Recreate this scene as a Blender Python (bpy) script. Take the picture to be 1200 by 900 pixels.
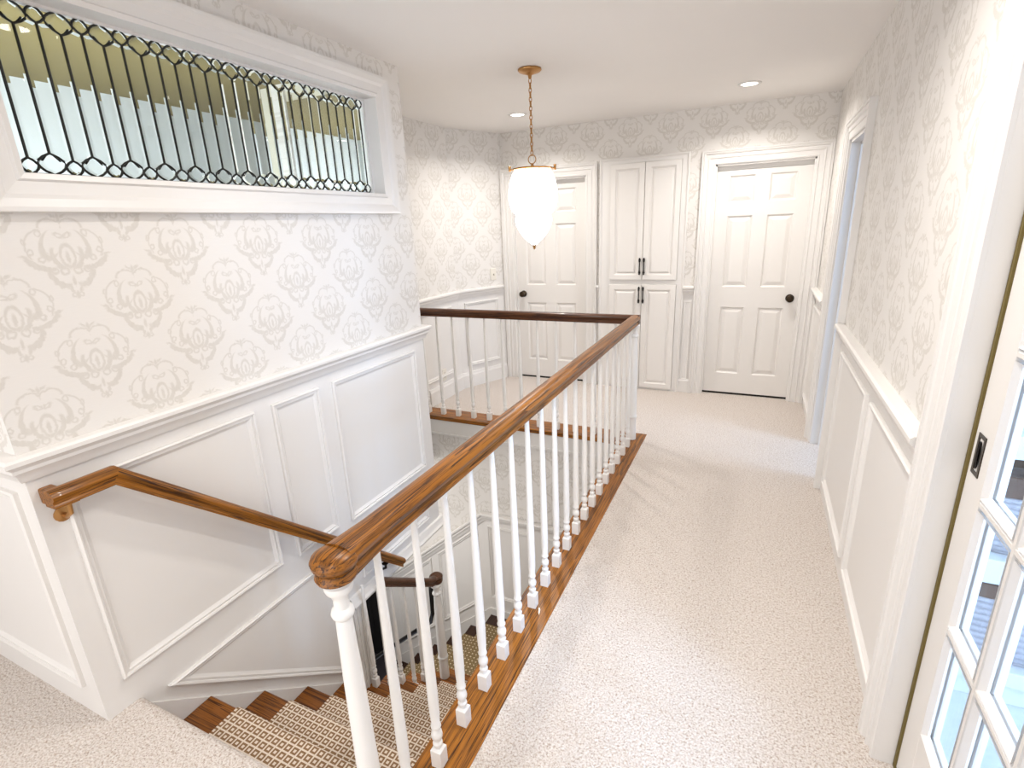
import bpy, bmesh, math, random
from mathutils import Vector, Matrix
random.seed(7)
for _o in list(bpy.data.objects): bpy.data.objects.remove(_o)
S = bpy.context.scene
COL = S.collection

# ---------------------------------------------------------------- camera
a_, b_, c_ = -.4468, -.2966, -.0422
fwd = Vector((math.sin(a_)*math.cos(b_), math.cos(a_)*math.cos(b_), math.sin(b_)))
rt0 = Vector((math.cos(a_), -math.sin(a_), 0)); up0 = rt0.cross(fwd)
rt = rt0*math.cos(c_)+up0*math.sin(c_); upv = -rt0*math.sin(c_)+up0*math.cos(c_)
cam = bpy.data.cameras.new('camera'); cam.lens = 603.27/1200*36; cam.sensor_width = 36
cam.clip_start = .02
co = bpy.data.objects.new('camera', cam); COL.objects.link(co)
co.matrix_world = Matrix(((rt.x, upv.x, -fwd.x, 0), (rt.y, upv.y, -fwd.y, 0), (rt.z, upv.z, -fwd.z, 1.55), (0, 0, 0, 1)))
S.camera = co
# ---------------------------------------------------------------- exposure, world, lights
S.view_settings.view_transform = 'Standard'; S.view_settings.look = 'None'
S.view_settings.gamma = 1; S.view_settings.use_curve_mapping = False
S.view_settings.exposure = 0.21
W = bpy.data.worlds.new('world'); S.world = W; W.use_nodes = True
W.node_tree.nodes['Background'].inputs[0].default_value = (.80, .88, 1, 1)
W.node_tree.nodes['Background'].inputs[1].default_value = 1.0

def area(name, loc, target, sx, sy, power, color, shape='RECTANGLE', spread=math.pi):
    l = bpy.data.lights.new(name, 'AREA'); l.shape = shape; l.size = sx
    if shape == 'RECTANGLE': l.size_y = sy
    l.energy = power; l.color = color; l.spread = spread
    o = bpy.data.objects.new(name, l); COL.objects.link(o); o.location = loc
    o.rotation_euler = (Vector(target)-Vector(loc)).to_track_quat('-Z', 'Y').to_euler()
    return o
WARM = (1, .96, .915); COOL = (.50, .70, 1)
area('hall_fill_light', (-1.1, -2.1, 1.45), (-1.1, 3, 1.1), 3.4, 1.9, 39, (1, .975, .955))  # added soft fill from behind the camera, no known source
area('bedroom_window_light', (3.3, -.15, 1.95), (-1.9, 1.75, .15), 1.1, 1.3, 235, COOL)
area('closet_window_light', (2.3, -.9, 2.1), (1.2, 1.9, .3), 1.2, 1.2, 7, (.6, .78, 1))
area('side_room_window_light', (2.6, 3.1, 1.7), (-.9, 3.75, .2), .9, 1.3, 45, COOL)
area('bath_window_light', (-2.6, .85, 1.5), (-3.5, 2.6, 1.95), .9, .9, 36, (.85, .93, 1))
area('lower_hall_fill_light', (-2.9, 2.3, -.5), (-2.6, 3.1, -2.4), .4, .4, 16, WARM)  # added ambient fill for the lower stairwell, not a real fixture
CANS = [(-.16, 4.2), (-1.84, 4.15), (-.16, 1.5), (-1.05, 1.35), (-.16, -.4), (-1.9, -.7)]  # first two are visible fixtures; the others are added fill, out of view
for cx, cy in CANS:
    area('recessed_and_fill_light', (cx, cy, 2.375), (cx, cy, 0), .13, .13, (6.5 if cx < -1 and cy < 2 else 11.5) if cy > 1 else 6, WARM, 'DISK', math.radians(150))

# ---------------------------------------------------------------- node helpers and materials
class NT:
    def __init__(s, name):
        s.m = bpy.data.materials.new(name); s.m.use_nodes = True; s.t = s.m.node_tree
        s.b = s.t.nodes['Principled BSDF']
    def n(s, kind, **kw):
        x = s.t.nodes.new(kind)
        for k, v in kw.items(): setattr(x, k, v)
        return x
    def put(s, sock, v):
        if isinstance(v, bpy.types.NodeSocket): s.t.links.new(v, sock)
        else: sock.default_value = v
    def M(s, op, a, b=0., c=0., clamp=False):
        x = s.n('ShaderNodeMath', operation=op, use_clamp=clamp)
        s.put(x.inputs[0], a)
        if len(x.inputs) > 1: s.put(x.inputs[1], b)
        if op in ('SMOOTH_MIN', 'WRAP', 'MULTIPLY_ADD', 'COMPARE'): s.put(x.inputs[2], c)
        return x.outputs[0]
    def mix(s, f, a, b):
        x = s.n('ShaderNodeMix', data_type='RGBA')
        s.put(x.inputs['Factor'], f); s.put(x.inputs[6], a); s.put(x.inputs[7], b)
        return x.outputs[2]
    def fmix(s, f, a, b):
        x = s.n('ShaderNodeMix'); s.put(x.inputs[0], f); s.put(x.inputs[2], a); s.put(x.inputs[3], b)
        return x.outputs[0]
    def noise(s, vec, scale, detail=2, rough=.5, dist=0.):
        x = s.n('ShaderNodeTexNoise'); 
        if vec is not None: s.put(x.inputs['Vector'], vec)
        x.inputs['Scale'].default_value = scale; x.inputs['Detail'].default_value = detail
        x.inputs['Roughness'].default_value = rough; x.inputs['Distortion'].default_value = dist
        return x.outputs['Fac']
    def obj(s): return s.n('ShaderNodeTexCoord').outputs['Object']
    def uv(s): return s.n('ShaderNodeTexCoord').outputs['UV']
    def mapv(s, vec, scale=(1, 1, 1), rot=(0, 0, 0)):
        x = s.n('ShaderNodeMapping'); s.put(x.inputs[0], vec); x.inputs['Scale'].default_value = scale
        x.inputs['Rotation'].default_value = rot; return x.outputs[0]
    def ramp(s, f, stops):
        x = s.n('ShaderNodeValToRGB'); s.put(x.inputs[0], f); cr = x.color_ramp
        while len(cr.elements) < len(stops): cr.elements.new(.5)
        for e, (p, c) in zip(cr.elements, stops): e.position = p; e.color = (*c, 1)
        return x.outputs[0]
    def bump(s, h, strength, dist=.002):
        x = s.n('ShaderNodeBump'); x.inputs['Strength'].default_value = strength
        x.inputs['Distance'].default_value = dist; s.put(x.inputs['Height'], h)
        s.t.links.new(x.outputs[0], s.b.inputs['Normal'])
    def base(s, c): s.put(s.b.inputs['Base Color'], c if isinstance(c, bpy.types.NodeSocket) else (*c, 1))
    def set(s, rough=.5, metal=0., coat=0., spec=None):
        s.b.inputs['Roughness'].default_value = rough; s.b.inputs['Metallic'].default_value = metal
        s.b.inputs['Coat Weight'].default_value = coat
        if spec is not None: s.b.inputs['Specular IOR Level'].default_value = spec
        return s.m

def plain(name, c, rough=.5, metal=0., coat=0., noise=0., nscale=20):
    t = NT(name)
    if noise:
        f = t.noise(t.obj(), nscale, 3)
        t.base(t.mix(f, tuple(x*(1-noise) for x in c)+(1,), tuple(min(1, x*(1+noise)) for x in c)+(1,)))
    else: t.base(c)
    return t.set(rough, metal, coat)

def paint(name, c, rough=.38):
    t = NT(name); o = t.obj()
    t.base(t.mix(t.noise(o, 3, 2), tuple(x*.975 for x in c)+(1,), (*c, 1)))
    t.bump(t.noise(o, 160, 2), .06, .0006); return t.set(rough)
TRIM = paint('trim_paint', (.80, .775, .745))
WALLP = paint('wainscot_paint', (.80, .775, .745), .45)
DOORP = paint('door_paint', (.80, .77, .735))
BALP = paint('baluster_paint', (.86, .845, .82), .28)
CEIL = paint('ceiling_paint', (.88, .85, .82), .8)
PLATE = plain('switch_plate_plastic', (.80, .76, .68), .35)
BLACK = plain('oil_rubbed_bronze', (.012, .010, .009), .35, .6)
KNOB = plain('aged_bronze', (.05, .035, .022), .3, .85)
BRASS = plain('antique_brass', (.50, .27, .10), .34, .9, noise=.15)
DARK = plain('shadow_gap', (.012, .010, .008), .9)
OLIVEGAP = plain('pocket_gap_shade', (.16, .12, .035), .9)  # dark olive that paints the shade inside the jamb slot
LEAD = plain('lead_came', (.022, .022, .02), .42, .5)
KHAKI = paint('bathroom_ceiling_paint', (.22, .165, .048), .7)
BATHW = paint('bathroom_wall_paint', (.82, .86, .88), .4)
CREAM = paint('bathroom_end_wall_paint', (.70, .66, .54), .6)
SHELFP = paint('shelf_paint', (.66, .68, .68), .4)
ROOMP = paint('bedroom_wall_paint', (.76, .80, .84), .6)
BROWN = plain('basket_leather_band', (.075, .040, .026), .6, noise=.2, nscale=60)
BLKDOOR = plain('black_door_paint', (.006, .006, .006), .5)
MIRROR = plain('mirror_silver', (.9, .9, .9), .02, 1)
DFLOOR = plain('dark_floor', (.03, .025, .03), .5)

def wood(name, axis, cols, coat=.12, s=1., rot=0.):
    t = NT(name); o = t.obj()
    if rot: o = t.mapv(o, (1, 1, 1), (rot, 0, 0))
    sc = [30*s, 30*s, 30*s]; sc[axis] = .75*s
    v = t.mapv(o, tuple(sc))
    n1 = t.noise(v, 1., 3, .5, .35)
    bands = t.M('FRACT', t.M('MULTIPLY', n1, 7.))
    edge = t.M('POWER', bands, 2.2)
    sc2 = [230, 230, 230]; sc2[axis] = 6
    pores = t.noise(t.mapv(o, tuple(sc2)), 1, 2, .6)
    lin = t.M('MULTIPLY', t.M('GREATER_THAN', pores, .56), .42)
    f = t.M('ADD', t.M('MULTIPLY', edge, .9), lin, clamp=True)
    c1 = t.mix(t.noise(t.mapv(o, tuple(x*.12 for x in sc)), 2, 2), (*cols[0], 1), (*cols[1], 1))
    t.base(t.mix(f, c1, (*cols[2], 1)))
    t.bump(f, .08, .0008)
    return t.set(.34, 0, coat, .32)
OC = [(.30, .100, .010), (.43, .165, .016), (.045, .013, .002)]
OAKX, OAKY, OAKZ = (wood('golden_oak_'+n, i, OC) for i, n in enumerate(('x', 'y', 'z')))
RC = [(.20, .062, .015), (.32, .115, .026), (.05, .016, .006)]
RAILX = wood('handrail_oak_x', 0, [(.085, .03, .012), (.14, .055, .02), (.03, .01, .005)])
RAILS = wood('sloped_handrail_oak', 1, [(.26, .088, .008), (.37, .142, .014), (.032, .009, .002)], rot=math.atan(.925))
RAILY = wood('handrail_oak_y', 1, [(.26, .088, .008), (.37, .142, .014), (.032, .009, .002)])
TC = [(.22, .070, .010), (.31, .11, .016), (.035, .010, .003)]
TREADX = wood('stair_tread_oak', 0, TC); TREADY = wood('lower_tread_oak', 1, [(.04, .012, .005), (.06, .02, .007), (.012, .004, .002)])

def carpet():
    t = NT('berber_carpet'); o = t.obj()
    n1 = t.noise(o, 150, 3, .7); n2 = t.noise(o, 90, 2, .6); n3 = t.noise(o, 3, 3)
    v = t.n('ShaderNodeTexVoronoi'); t.put(v.inputs['Vector'], o); v.inputs['Scale'].default_value = 130
    c = t.ramp(n1, [(.32, (.33, .25, .19)), (.43, (.59, .51, .45)), (.54, (.72, .66, .61)), (.68, (.80, .76, .72))])
    c = t.mix(t.M('MULTIPLY', t.M('GREATER_THAN', n2, .62), .55), c, (.36, .25, .17, 1))
    c = t.mix(t.M('MULTIPLY', n3, .22), c, (.72, .65, .61, 1))
    t.base(c)
    t.bump(t.M('SUBTRACT', n1, t.M('MULTIPLY', v.outputs['Distance'], .8)), .75, .006)
    return t.set(.95, spec=.1)
CARPET = carpet()

def runner_mat(name='diamond_stair_runner', P=.0315, lo=.17, hi=.40, A=(.76, .66, .55, 1), B=(.25, .14, .065, 1)):
    t = NT(name); uv = t.uv()
    s = t.n('ShaderNodeSeparateXYZ'); t.put(s.inputs[0], uv)
    def cell(x): 
        f = t.M('FRACT', t.M('DIVIDE', x, P)); return t.M('ABSOLUTE', t.M('SUBTRACT', f, .5))
    d = t.M('MAXIMUM', cell(s.outputs[0]), cell(s.outputs[1]))
    ring = t.M('MULTIPLY', t.M('LESS_THAN', d, hi), t.M('GREATER_THAN', d, lo))
    n = t.noise(uv, 420, 2); ring = t.M('MULTIPLY', ring, t.M('ADD', .72, t.M('MULTIPLY', n, .5)), clamp=True)
    t.base(t.mix(ring, A, B))
    t.bump(t.M('ADD', n, t.M('MULTIPLY', ring, -.5)), .5, .003)
    return t.set(.95, spec=.1)
RUNNER = runner_mat()
RUNNER2 = runner_mat('dotted_stair_runner', .034, .20, .49, (.60, .50, .34, 1), (.20, .135, .06, 1))

def wallpaper():
    t = NT('damask_wallpaper'); uv = t.uv()
    s = t.n('ShaderNodeSeparateXYZ'); t.put(s.inputs[0], uv); U, V = s.outputs[0], s.outputs[1]
    PU, PV = .336, .318
    w = lambda x, P, o: t.M('MULTIPLY', t.M('SUBTRACT', t.M('FRACT', t.M('ADD', t.M('DIVIDE', x, P), o)), .5), P)
    ua, va, ub, vb = w(U, PU, .5), w(V, PV, .5), w(U, PU, 0.), w(V, PV, 0.)
    q = t.M('ADD', t.M('DIVIDE', t.M('ABSOLUTE', ua), PU), t.M('DIVIDE', t.M('ABSOLUTE', va), PV))
    sel = t.M('GREATER_THAN', q, .5)
    k = 1/.118
    x = t.M('MULTIPLY', t.M('ABSOLUTE', t.fmix(sel, ua, ub)), k*1.12); y = t.M('MULTIPLY', t.fmix(sel, va, vb), k)
    wob = t.M('MULTIPLY', t.M('SUBTRACT', t.noise(uv, 90, 3), .5), .11)
    y = t.M('ADD', y, wob); x = t.M('SUBTRACT', x, t.M('MULTIPLY', wob, .8))
    def ell(cx, cy, rx, ry, rot=0.):     # signed distance-like, in units of the smaller radius
        dx, dy = t.M('SUBTRACT', x, cx), t.M('SUBTRACT', y, cy)
        if rot:
            c, sn = math.cos(rot), math.sin(rot)
            dx, dy = t.M('ADD', t.M('MULTIPLY', dx, c), t.M('MULTIPLY', dy, sn)), t.M('SUBTRACT', t.M('MULTIPLY', dy, c), t.M('MULTIPLY', dx, sn))
        dx, dy = t.M('DIVIDE', dx, rx), t.M('DIVIDE', dy, ry)
        r = t.M('SQRT', t.M('ADD', t.M('MULTIPLY', dx, dx), t.M('MULTIPLY', dy, dy)))
        return t.M('MULTIPLY', t.M('SUBTRACT', r, 1.), min(rx, ry))
    ring = lambda d, wd: t.M('SUBTRACT', t.M('ABSOLUTE', d), wd)
    cres = lambda d1, d2: t.M('MAXIMUM', d1, t.M('MULTIPLY', d2, -1.))
    lim = lambda d, e: t.M('MAXIMUM', d, e)
    gt = lambda v, c: t.M('SUBTRACT', c, v); lt = lambda v, c: t.M('SUBTRACT', v, c)
    E = [ring(ell(0, .04, .17, .27), .030), ell(0, 0, .05, .15),
         cres(ell(.37, .30, .23, .38, .42), ell(.27, .39, .20, .34, .42)),
         cres(ell(.25, -.02, .14, .28, -.35), ell(.17, .05, .12, .25, -.3)),
         lim(ring(ell(.50, .26, .42, .42), .020), t.M('MAXIMUM', gt(x, .55), gt(y, .0))),
         lim(ring(ell(.24, .74, .27, .19), .020), gt(y, .72)),
         ell(0, .95, .04, .09), ell(.11, .99, .09, .03, .5), ell(.30, .93, .07, .025, -.4),
         ring(ell(.10, .54, .09, .045, .4), .016), ring(ell(.55, .60, .06, .07), .018),
         cres(ell(.66, -.12, .37, .16, .38), ell(.59, -.02, .37, .15, .38)),
         ell(1.0, .06, .10, .03, .2), ring(ell(.83, .16, .06, .06), .020), ring(ell(.62, -.02, .07, .06), .020),
         ring(ell(.16, -.32, .09, .08), .024), ring(ell(.40, -.30, .08, .07), .024), ring(ell(.92, .40, .04, .06), .018),
         cres(ell(.33, -.50, .31, .17, .8), ell(.25, -.41, .28, .15, .75)), ring(ell(.30, -.66, .07, .06), .020),
         ell(0, -.58, .04, .12), ell(.12, -.76, .04, .13, -.35), ell(0, -.92, .05, .09), ring(ell(.09, -.92, .05, .045), .016)]
    d = E[0]
    for e in E[1:]: d = t.M('MINIMUM', d, e)
    mask = t.M('MULTIPLY', t.M('SUBTRACT', .018, d), 30., clamp=True)
    brush = t.noise(t.mapv(uv, (90, 45, 1)), 1, 3, .6)
    mask = t.M('MULTIPLY', mask, t.M('ADD', .52, t.M('MULTIPLY', brush, .6)), clamp=True)
    weave = t.noise(t.mapv(uv, (30, 300, 1)), 1, 2)
    c = t.mix(weave, (.765, .735, .70, 1), (.80, .77, .735, 1))
    t.base(t.mix(mask, c, (.645, .61, .56, 1)))
    return t.set(.6, spec=.3)
WP = wallpaper()

def thin_glass(name, tint=(.96, .98, 1)):
    t = NT(name); t.t.nodes.remove(t.b)
    tr = t.n('ShaderNodeBsdfTransparent'); tr.inputs[0].default_value = (*tint, 1)
    g = t.n('ShaderNodeBsdfGlossy'); g.inputs['Roughness'].default_value = .03
    lw = t.n('ShaderNodeLayerWeight'); lw.inputs[0].default_value = .5
    fr = t.M('ADD', .035, t.M('MULTIPLY', .5, t.M('POWER', lw.outputs['Facing'], 5.)))
    mx = t.n('ShaderNodeMixShader'); t.t.links.new(fr, mx.inputs[0])
    t.t.links.new(tr.outputs[0], mx.inputs[1]); t.t.links.new(g.outputs[0], mx.inputs[2])
    t.t.links.new(mx.outputs[0], t.t.nodes['Material Output'].inputs[0]); return t.m
CLEAR = thin_glass('clear_door_glass')
def bev_glass():
    t = NT('bevelled_glass'); t.base((.95, .98, .96)); t.b.inputs['Transmission Weight'].default_value = 1
    t.b.inputs['IOR'].default_value = 1.5; return t.set(.0)
BEVEL = bev_glass()
def emit(name, c, s):
    t = NT(name); t.base(c); t.b.inputs['Emission Color'].default_value = (*c, 1); t.b.inputs['Emission Strength'].default_value = s
    return t.set(.4)
SHADE = emit('lit_opal_glass', (1, .97, .93), 5.5)
LENS = emit('lit_downlight_lens', (1, .95, .88), 9)
def rope():
    t = NT('braided_grey_rope'); o = t.obj()
    n = t.noise(t.mapv(o, (120, 120, 60)), 1, 2)
    t.base(t.mix(n, (.27, .26, .28, 1), (.44, .43, .45, 1))); t.bump(n, .6, .004); return t.set(.9)
ROPE = rope()
def marble():
    t = NT('pale_marble_floor'); n = t.noise(t.obj(), 5, 6, .7, 1.5)
    t.base(t.ramp(n, [(.3, (.50, .54, .57)), (.5, (.58, .61, .63)), (.62, (.52, .56, .59))])); return t.set(.3)
MARBLE = marble()

# ---------------------------------------------------------------- mesh builder
def off_poly(pts, d, closed=True):
    n = len(pts); out = []
    area2 = sum(pts[i][0]*pts[(i+1) % n][1]-pts[(i+1) % n][0]*pts[i][1] for i in range(n))
    sgn = (1 if area2 > 0 else -1) if closed else 1
    for i in range(n):
        p = Vector(pts[i])
        a = Vector(pts[i-1]) if (closed or i > 0) else None
        b = Vector(pts[(i+1) % n]) if (closed or i < n-1) else None
        ns = []
        if a is not None: e = (p-a).normalized(); ns.append(Vector((-e.y, e.x))*sgn)
        if b is not None: e = (b-p).normalized(); ns.append(Vector((-e.y, e.x))*sgn)
        if len(ns) == 1: m = ns[0]
        else: m = (ns[0]+ns[1]).normalized(); m = m/max(.2, m.dot(ns[0]))
        out.append(p+m*d)
    return out
ID = lambda u, n, z: Vector((u, n, z))
class MB:
    def __init__(s): s.bm = bmesh.new(); s.mi = 0
    def face(s, vs):
        try: f = s.bm.faces.new(vs); f.material_index = s.mi; return f
        except ValueError: return None
    def box(s, x0, x1, y0, y1, z0, z1, F=ID):
        v = [s.bm.verts.new(F(x, y, z)) for z in (z0, z1) for y in (y0, y1) for x in (x0, x1)]
        for q in ((0, 1, 3, 2), (4, 5, 7, 6), (0, 1, 5, 4), (2, 3, 7, 6), (0, 2, 6, 4), (1, 3, 7, 5)): s.face([v[i] for i in q])
        return s
    def rings(s, rs, closed=True, cap0=False, cap1=False):
        V = [[s.bm.verts.new(p) for p in r] for r in rs]; n = len(V[0])
        for i in range(len(V)-1):
            for j in range(n if closed else n-1):
                k = (j+1) % n; s.face([V[i][j], V[i][k], V[i+1][k], V[i+1][j]])
        if cap0: s.face(V[0])
        if cap1: s.face(V[-1])
        return s
    def loft(s, poly, prof, F=ID, closed=True, cap=False, capback=False):   # poly in (u,z); prof (inset, height)
        rs = []
        for d, h in prof: rs.append([F(q[0], h, q[1]) for q in off_poly(poly, d, closed)])
        return s.rings(rs, closed, capback, cap)
    def prism(s, poly, n0, n1, F=ID):
        return s.rings([[F(u, n0, z) for u, z in poly], [F(u, n1, z) for u, z in poly]], True, True, True)
    def extr(s, prof, u0, u1, F=ID, k=0., z0=0.):      # prof (n,z) extruded along u, shear k
        return s.rings([[F(u0, n, z+z0) for n, z in prof], [F(u1, n, z+z0+k*(u1-u0)) for n, z in prof]], True, True, True)
    def lathe(s, prof, c=(0, 0, 0), seg=20, flute=0, fa=0.):
        rs = []
        for r, z in prof:
            rs.append([Vector((c[0]+r*(1-fa*abs(math.cos(flute*t/2)) **6 if flute else r/r if r else 1)*math.cos(t), c[1]+r*(1-fa*abs(math.cos(flute*t/2))**6 if flute else 1)*math.sin(t), c[2]+z)) if flute else
                       Vector((c[0]+r*math.cos(t), c[1]+r*math.sin(t), c[2]+z)) for t in [2*math.pi*i/seg for i in range(seg)]])
        return s.rings(rs, True, prof[0][0] > 1e-5, prof[-1][0] > 1e-5)
    def sweep(s, path, prof, up=(0, 0, 1), caps=True):
        P = [Vector(p) for p in path]; up = Vector(up); n = len(P); rs = []
        T = [(P[i+1]-P[i]).normalized() for i in range(n-1)]
        def fr(t):
            sd = t.cross(up).normalized(); return sd, sd.cross(t).normalized()
        sd, u = fr(T[0]); rs.append([P[0]+sd*a+u*b for a, b in prof])
        for i in range(1, n):
            if i < n-1: bn = (T[i-1]+T[i]).normalized()
            else: bn = T[-1]
            t = T[i-1]; sd, u = fr(t); r = []
            for a, b in prof:
                q = P[i]+sd*a+u*b
                r.append(q+t*((P[i]-q).dot(bn)/t.dot(bn)))
            rs.append(r)
        return s.rings(rs, True, caps, caps)
    def tube(s, path, r, seg=8):
        return s.sweep(path, [(r*math.cos(2*math.pi*i/seg), r*math.sin(2*math.pi*i/seg)) for i in range(seg)], up=(.013, .021, 1))
    def build(s, name, mat, parent=None, org=None, smooth=False, bevel=0, uv=None, auto=False):
        bmesh.ops.recalc_face_normals(s.bm, faces=s.bm.faces)
        o_ = Vector(org) if org is not None else (Vector(parent['org']) if parent is not None and 'org' in parent else Vector((0, 0, 0)))
        if uv:
            L = s.bm.loops.layers.uv.new('UVMap')
            for f in s.bm.faces:
                for l in f.loops: l[L].uv = uv(l.vert.co, f)
        for v in s.bm.verts: v.co -= o_
        me = bpy.data.meshes.new(name); s.bm.to_mesh(me); s.bm.free()
        for m in (mat if isinstance(mat, (list, tuple)) else [mat]): me.materials.append(m)
        if smooth:
            for p in me.polygons: p.use_smooth = True
            if auto: me.set_sharp_from_angle(angle=math.radians(35))
        ob = bpy.data.objects.new(name, me); COL.objects.link(ob)
        if parent is not None:
            ob.parent = parent
            ob.location = o_ - Vector(parent['org'])
        else: ob.location = o_
        ob['org'] = tuple(o_)
        if bevel:
            b = ob.modifiers.new('bevel', 'BEVEL'); b.width = bevel; b.segments = 2; b.limit_method = 'ANGLE'
        return ob
def empty(name, loc):
    o = bpy.data.objects.new(name, None); COL.objects.link(o); o.location = loc; o.empty_display_size = .05
    o['org'] = tuple(loc); return o
def tag(o, label, cat, group=None):
    o['label'] = label; o['category'] = cat
    if group: o['group'] = group
    return o
def st(o): o['kind'] = 'structure'; return o
def copy_tree(o, parent=None):
    c = o.copy(); COL.objects.link(c)
    if parent is not None: c.parent = parent
    for ch in list(o.children): copy_tree(ch, c)
    return c

# frames: F(u along the wall, n out of the wall, z)
FL = lambda u, n, z: Vector((-1.861+n, u, z))
FN = lambda u, n, z: Vector((u, .61-n, z))
FR = lambda u, n, z: Vector((.445-n, u, z))
FB = lambda u, n, z: Vector((u, 4.84-n, z))
FA = lambda u, n, z: Vector((-2.6+n, u, z))
dB = Vector((.414, .910)); 
FD = lambda u, n, z: Vector((-2.6+dB.x*u+dB.y*n, 4.28+dB.y*u-dB.x*n, z))
FS = lambda u, n, z: Vector((u, 3.52-n, z))
H = 2.40; RZ = .95
def uvw(fu, ou=.871, ov=1.515):
    return lambda co, f: (fu(co)-ou, co.z-ov)

# ================================================================ SETTING
# ---- floor slab with carpet
m = MB()
for (x0, x1, y0, y1) in [(-4.2, .56, -2.3, .61), (-1.861, -.81, .61, .699), (-.653, .445, .61, 3.69), (-.81, -.653, .61, .64),
                         (-2.7, .445, 3.69, 5.0), (.445, .62, 3.31, 3.93), (.445, .49, .69, 1.455)]:
    m.box(x0, x1, y0, y1, -.28, 0)
floor = st(m.build('floor', CARPET))
m = MB()
m.extr([(-.012, .0015), (0, .001), (.012, -.004), (.02, -.012), (.022, -.022), (.018, -.032), (.008, -.04), (.001, -.05), (.001, -.19), (-.012, -.19)], -1.8605, -.812, lambda u, n, z: Vector((u, .70+n, z)))
m.build('carpeted_stair_edge', CARPET, floor, smooth=True, auto=True)
st(MB().box(.56, 4.2, -2.3, 2.3, -.1, -.002).build('floor_bedroom', MARBLE))
st(MB().box(.62, 4.2, 2.3, 5, -.1, -.002).build('floor_side_room', DFLOOR))
# ---- ceiling
ceiling = st(MB().box(-2.75, .56, .5, 5.0, H, H+.1).box(-4.2, .56, -2.3, .5, H, H+.1).build('ceiling', CEIL))
st(MB().box(.56, 4.2, -2.3, 5, H, H+.1).build('ceiling_bedroom', CEIL))

# ---- left wall (peninsula between hall and bathroom, transom window in it)
WO = (.815, 2.385, 1.742, 2.212)
T = -.115
m = MB()
m.box(.61, .725, -.0005, 0, -.3, RZ, FL); m.box(.725, 1.80, T, 0, -.3, RZ, FL); m.box(.72, 1.80, T, 0, -2.2, -.3, FL); m.box(1.80, 2.62, T, 0, -.40, RZ, FL)
m.mi = 1
m.box(.725, 2.62, T, 0, RZ, WO[2], FL); m.box(.725, 2.62, T, 0, WO[3], H, FL); m.box(.61, .725, -.0005, 0, RZ, H, FL)
m.box(.725, WO[0], T, 0, WO[2], WO[3], FL); m.box(WO[1], 2.62, T, 0, WO[2], WO[3], FL)
wl = st(m.build('wall_left', [WALLP, WP], uv=uvw(lambda c: c.y if abs(c.y-2.62) > .001 or c.x > -1.862 else c.y-(c.x+1.861))))
# chair-rail profile (n,z) top at .985
CR = [(0, .985), (.038, .985), (.046, .978), (.046, .966), (.036, .958), (.030, .950), (.030, .940), (.020, .930), (.016, .915), (.012, .905), (0, .905)]
CRs = [(a, b-.985) for a, b in CR]
m = MB()
def rail_path(path, prof=CRs, up=(0, 0, 1)):  # prof n to the RIGHT side of path
    m = MB(); m.sweep(path, prof, up); return m
rail_path([(-4.2, .61, .985), (-1.861, .61, .985), (-1.861, 2.62, .985), (-1.98, 2.62, .985)], [(a, b) for a, b in CRs]).build('chair_rail', TRIM, wl, smooth=True, auto=True)
PM = [(0, 0), (0, .012), (.005, .017), (.011, .015), (.013, .008), (.022, .010), (.026, .006), (.034, .0005), (.036, 0)]
def panel(parent, poly, F, mat=TRIM): return MB().loft(poly, PM, F).build('panel_moulding', mat, parent)
def rect(u0, u1, z0, z1): return [(u0, z0), (u1, z0), (u1, z1), (u0, z1)]
for r in [(.68, 1.365, .115, .855), (1.455, 1.725, .095, .855), (1.815, 2.515, .075, .855), (1.84, 2.50, -.30, -.045)]:
    panel(wl, rect(*r), FL)
panel(wl, [(.80, -.035), (1.66, -.035), (1.66, -.80)], FL)
# skirt board stepping down with the stairs
k_ = -.889
m = MB(); m.prism([(.72, -.02), (.735, -.045), (1.72, -.045+k_*(1.72-.735)), (1.72, -1.35), (1.6, -1.3), (.72, -.5)], 0, .012, FL)
m.build('skirt_board', WALLP, wl)
# casing of the low opening under the wall
m = MB(); m.loft([(1.80, -1.30), (1.80, -.42), (2.64, -.42)], [(0, 0), (0, .022), (-.0, .022)], FL, closed=False)
m.box(1.715, 1.80, 0, .020, -1.28, -.40, FL); m.box(1.735, 1.745, .020, .028, -1.27, -.40, FL); m.box(1.765, 1.79, .020, .026, -1.27, -.40, FL)
m.box(1.80, 1.815, -.115, .02, -1.26, -.42, FL)
m.build('opening_casing', TRIM, wl)
m = MB(); m.extr([(-.115, -.42), (.034, -.42), (.040, -.412), (.040, -.402), (.028, -.392), (.020, -.375), (.014, -.360), (0, -.355), (-.115, -.355)], 1.715, 2.66, FL)
m.build('bottom_moulding', TRIM, wl)

# near perpendicular wall running left from the corner
m = MB(); m.box(-4.2, -1.8611, T, .0, 0, RZ, FN); m.mi = 1; m.box(-4.2, -1.8611, T, .0, RZ, H, FN)
wn = st(m.build('wall_near_left', [WALLP, WP], uv=uvw(lambda c: c.x)))
for r in [(-2.53, -1.935, .125, .855), (-3.2, -2.62, .125, .855), (-3.9, -3.3, .125, .855)]: panel(wn, rect(*r), FN)

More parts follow.
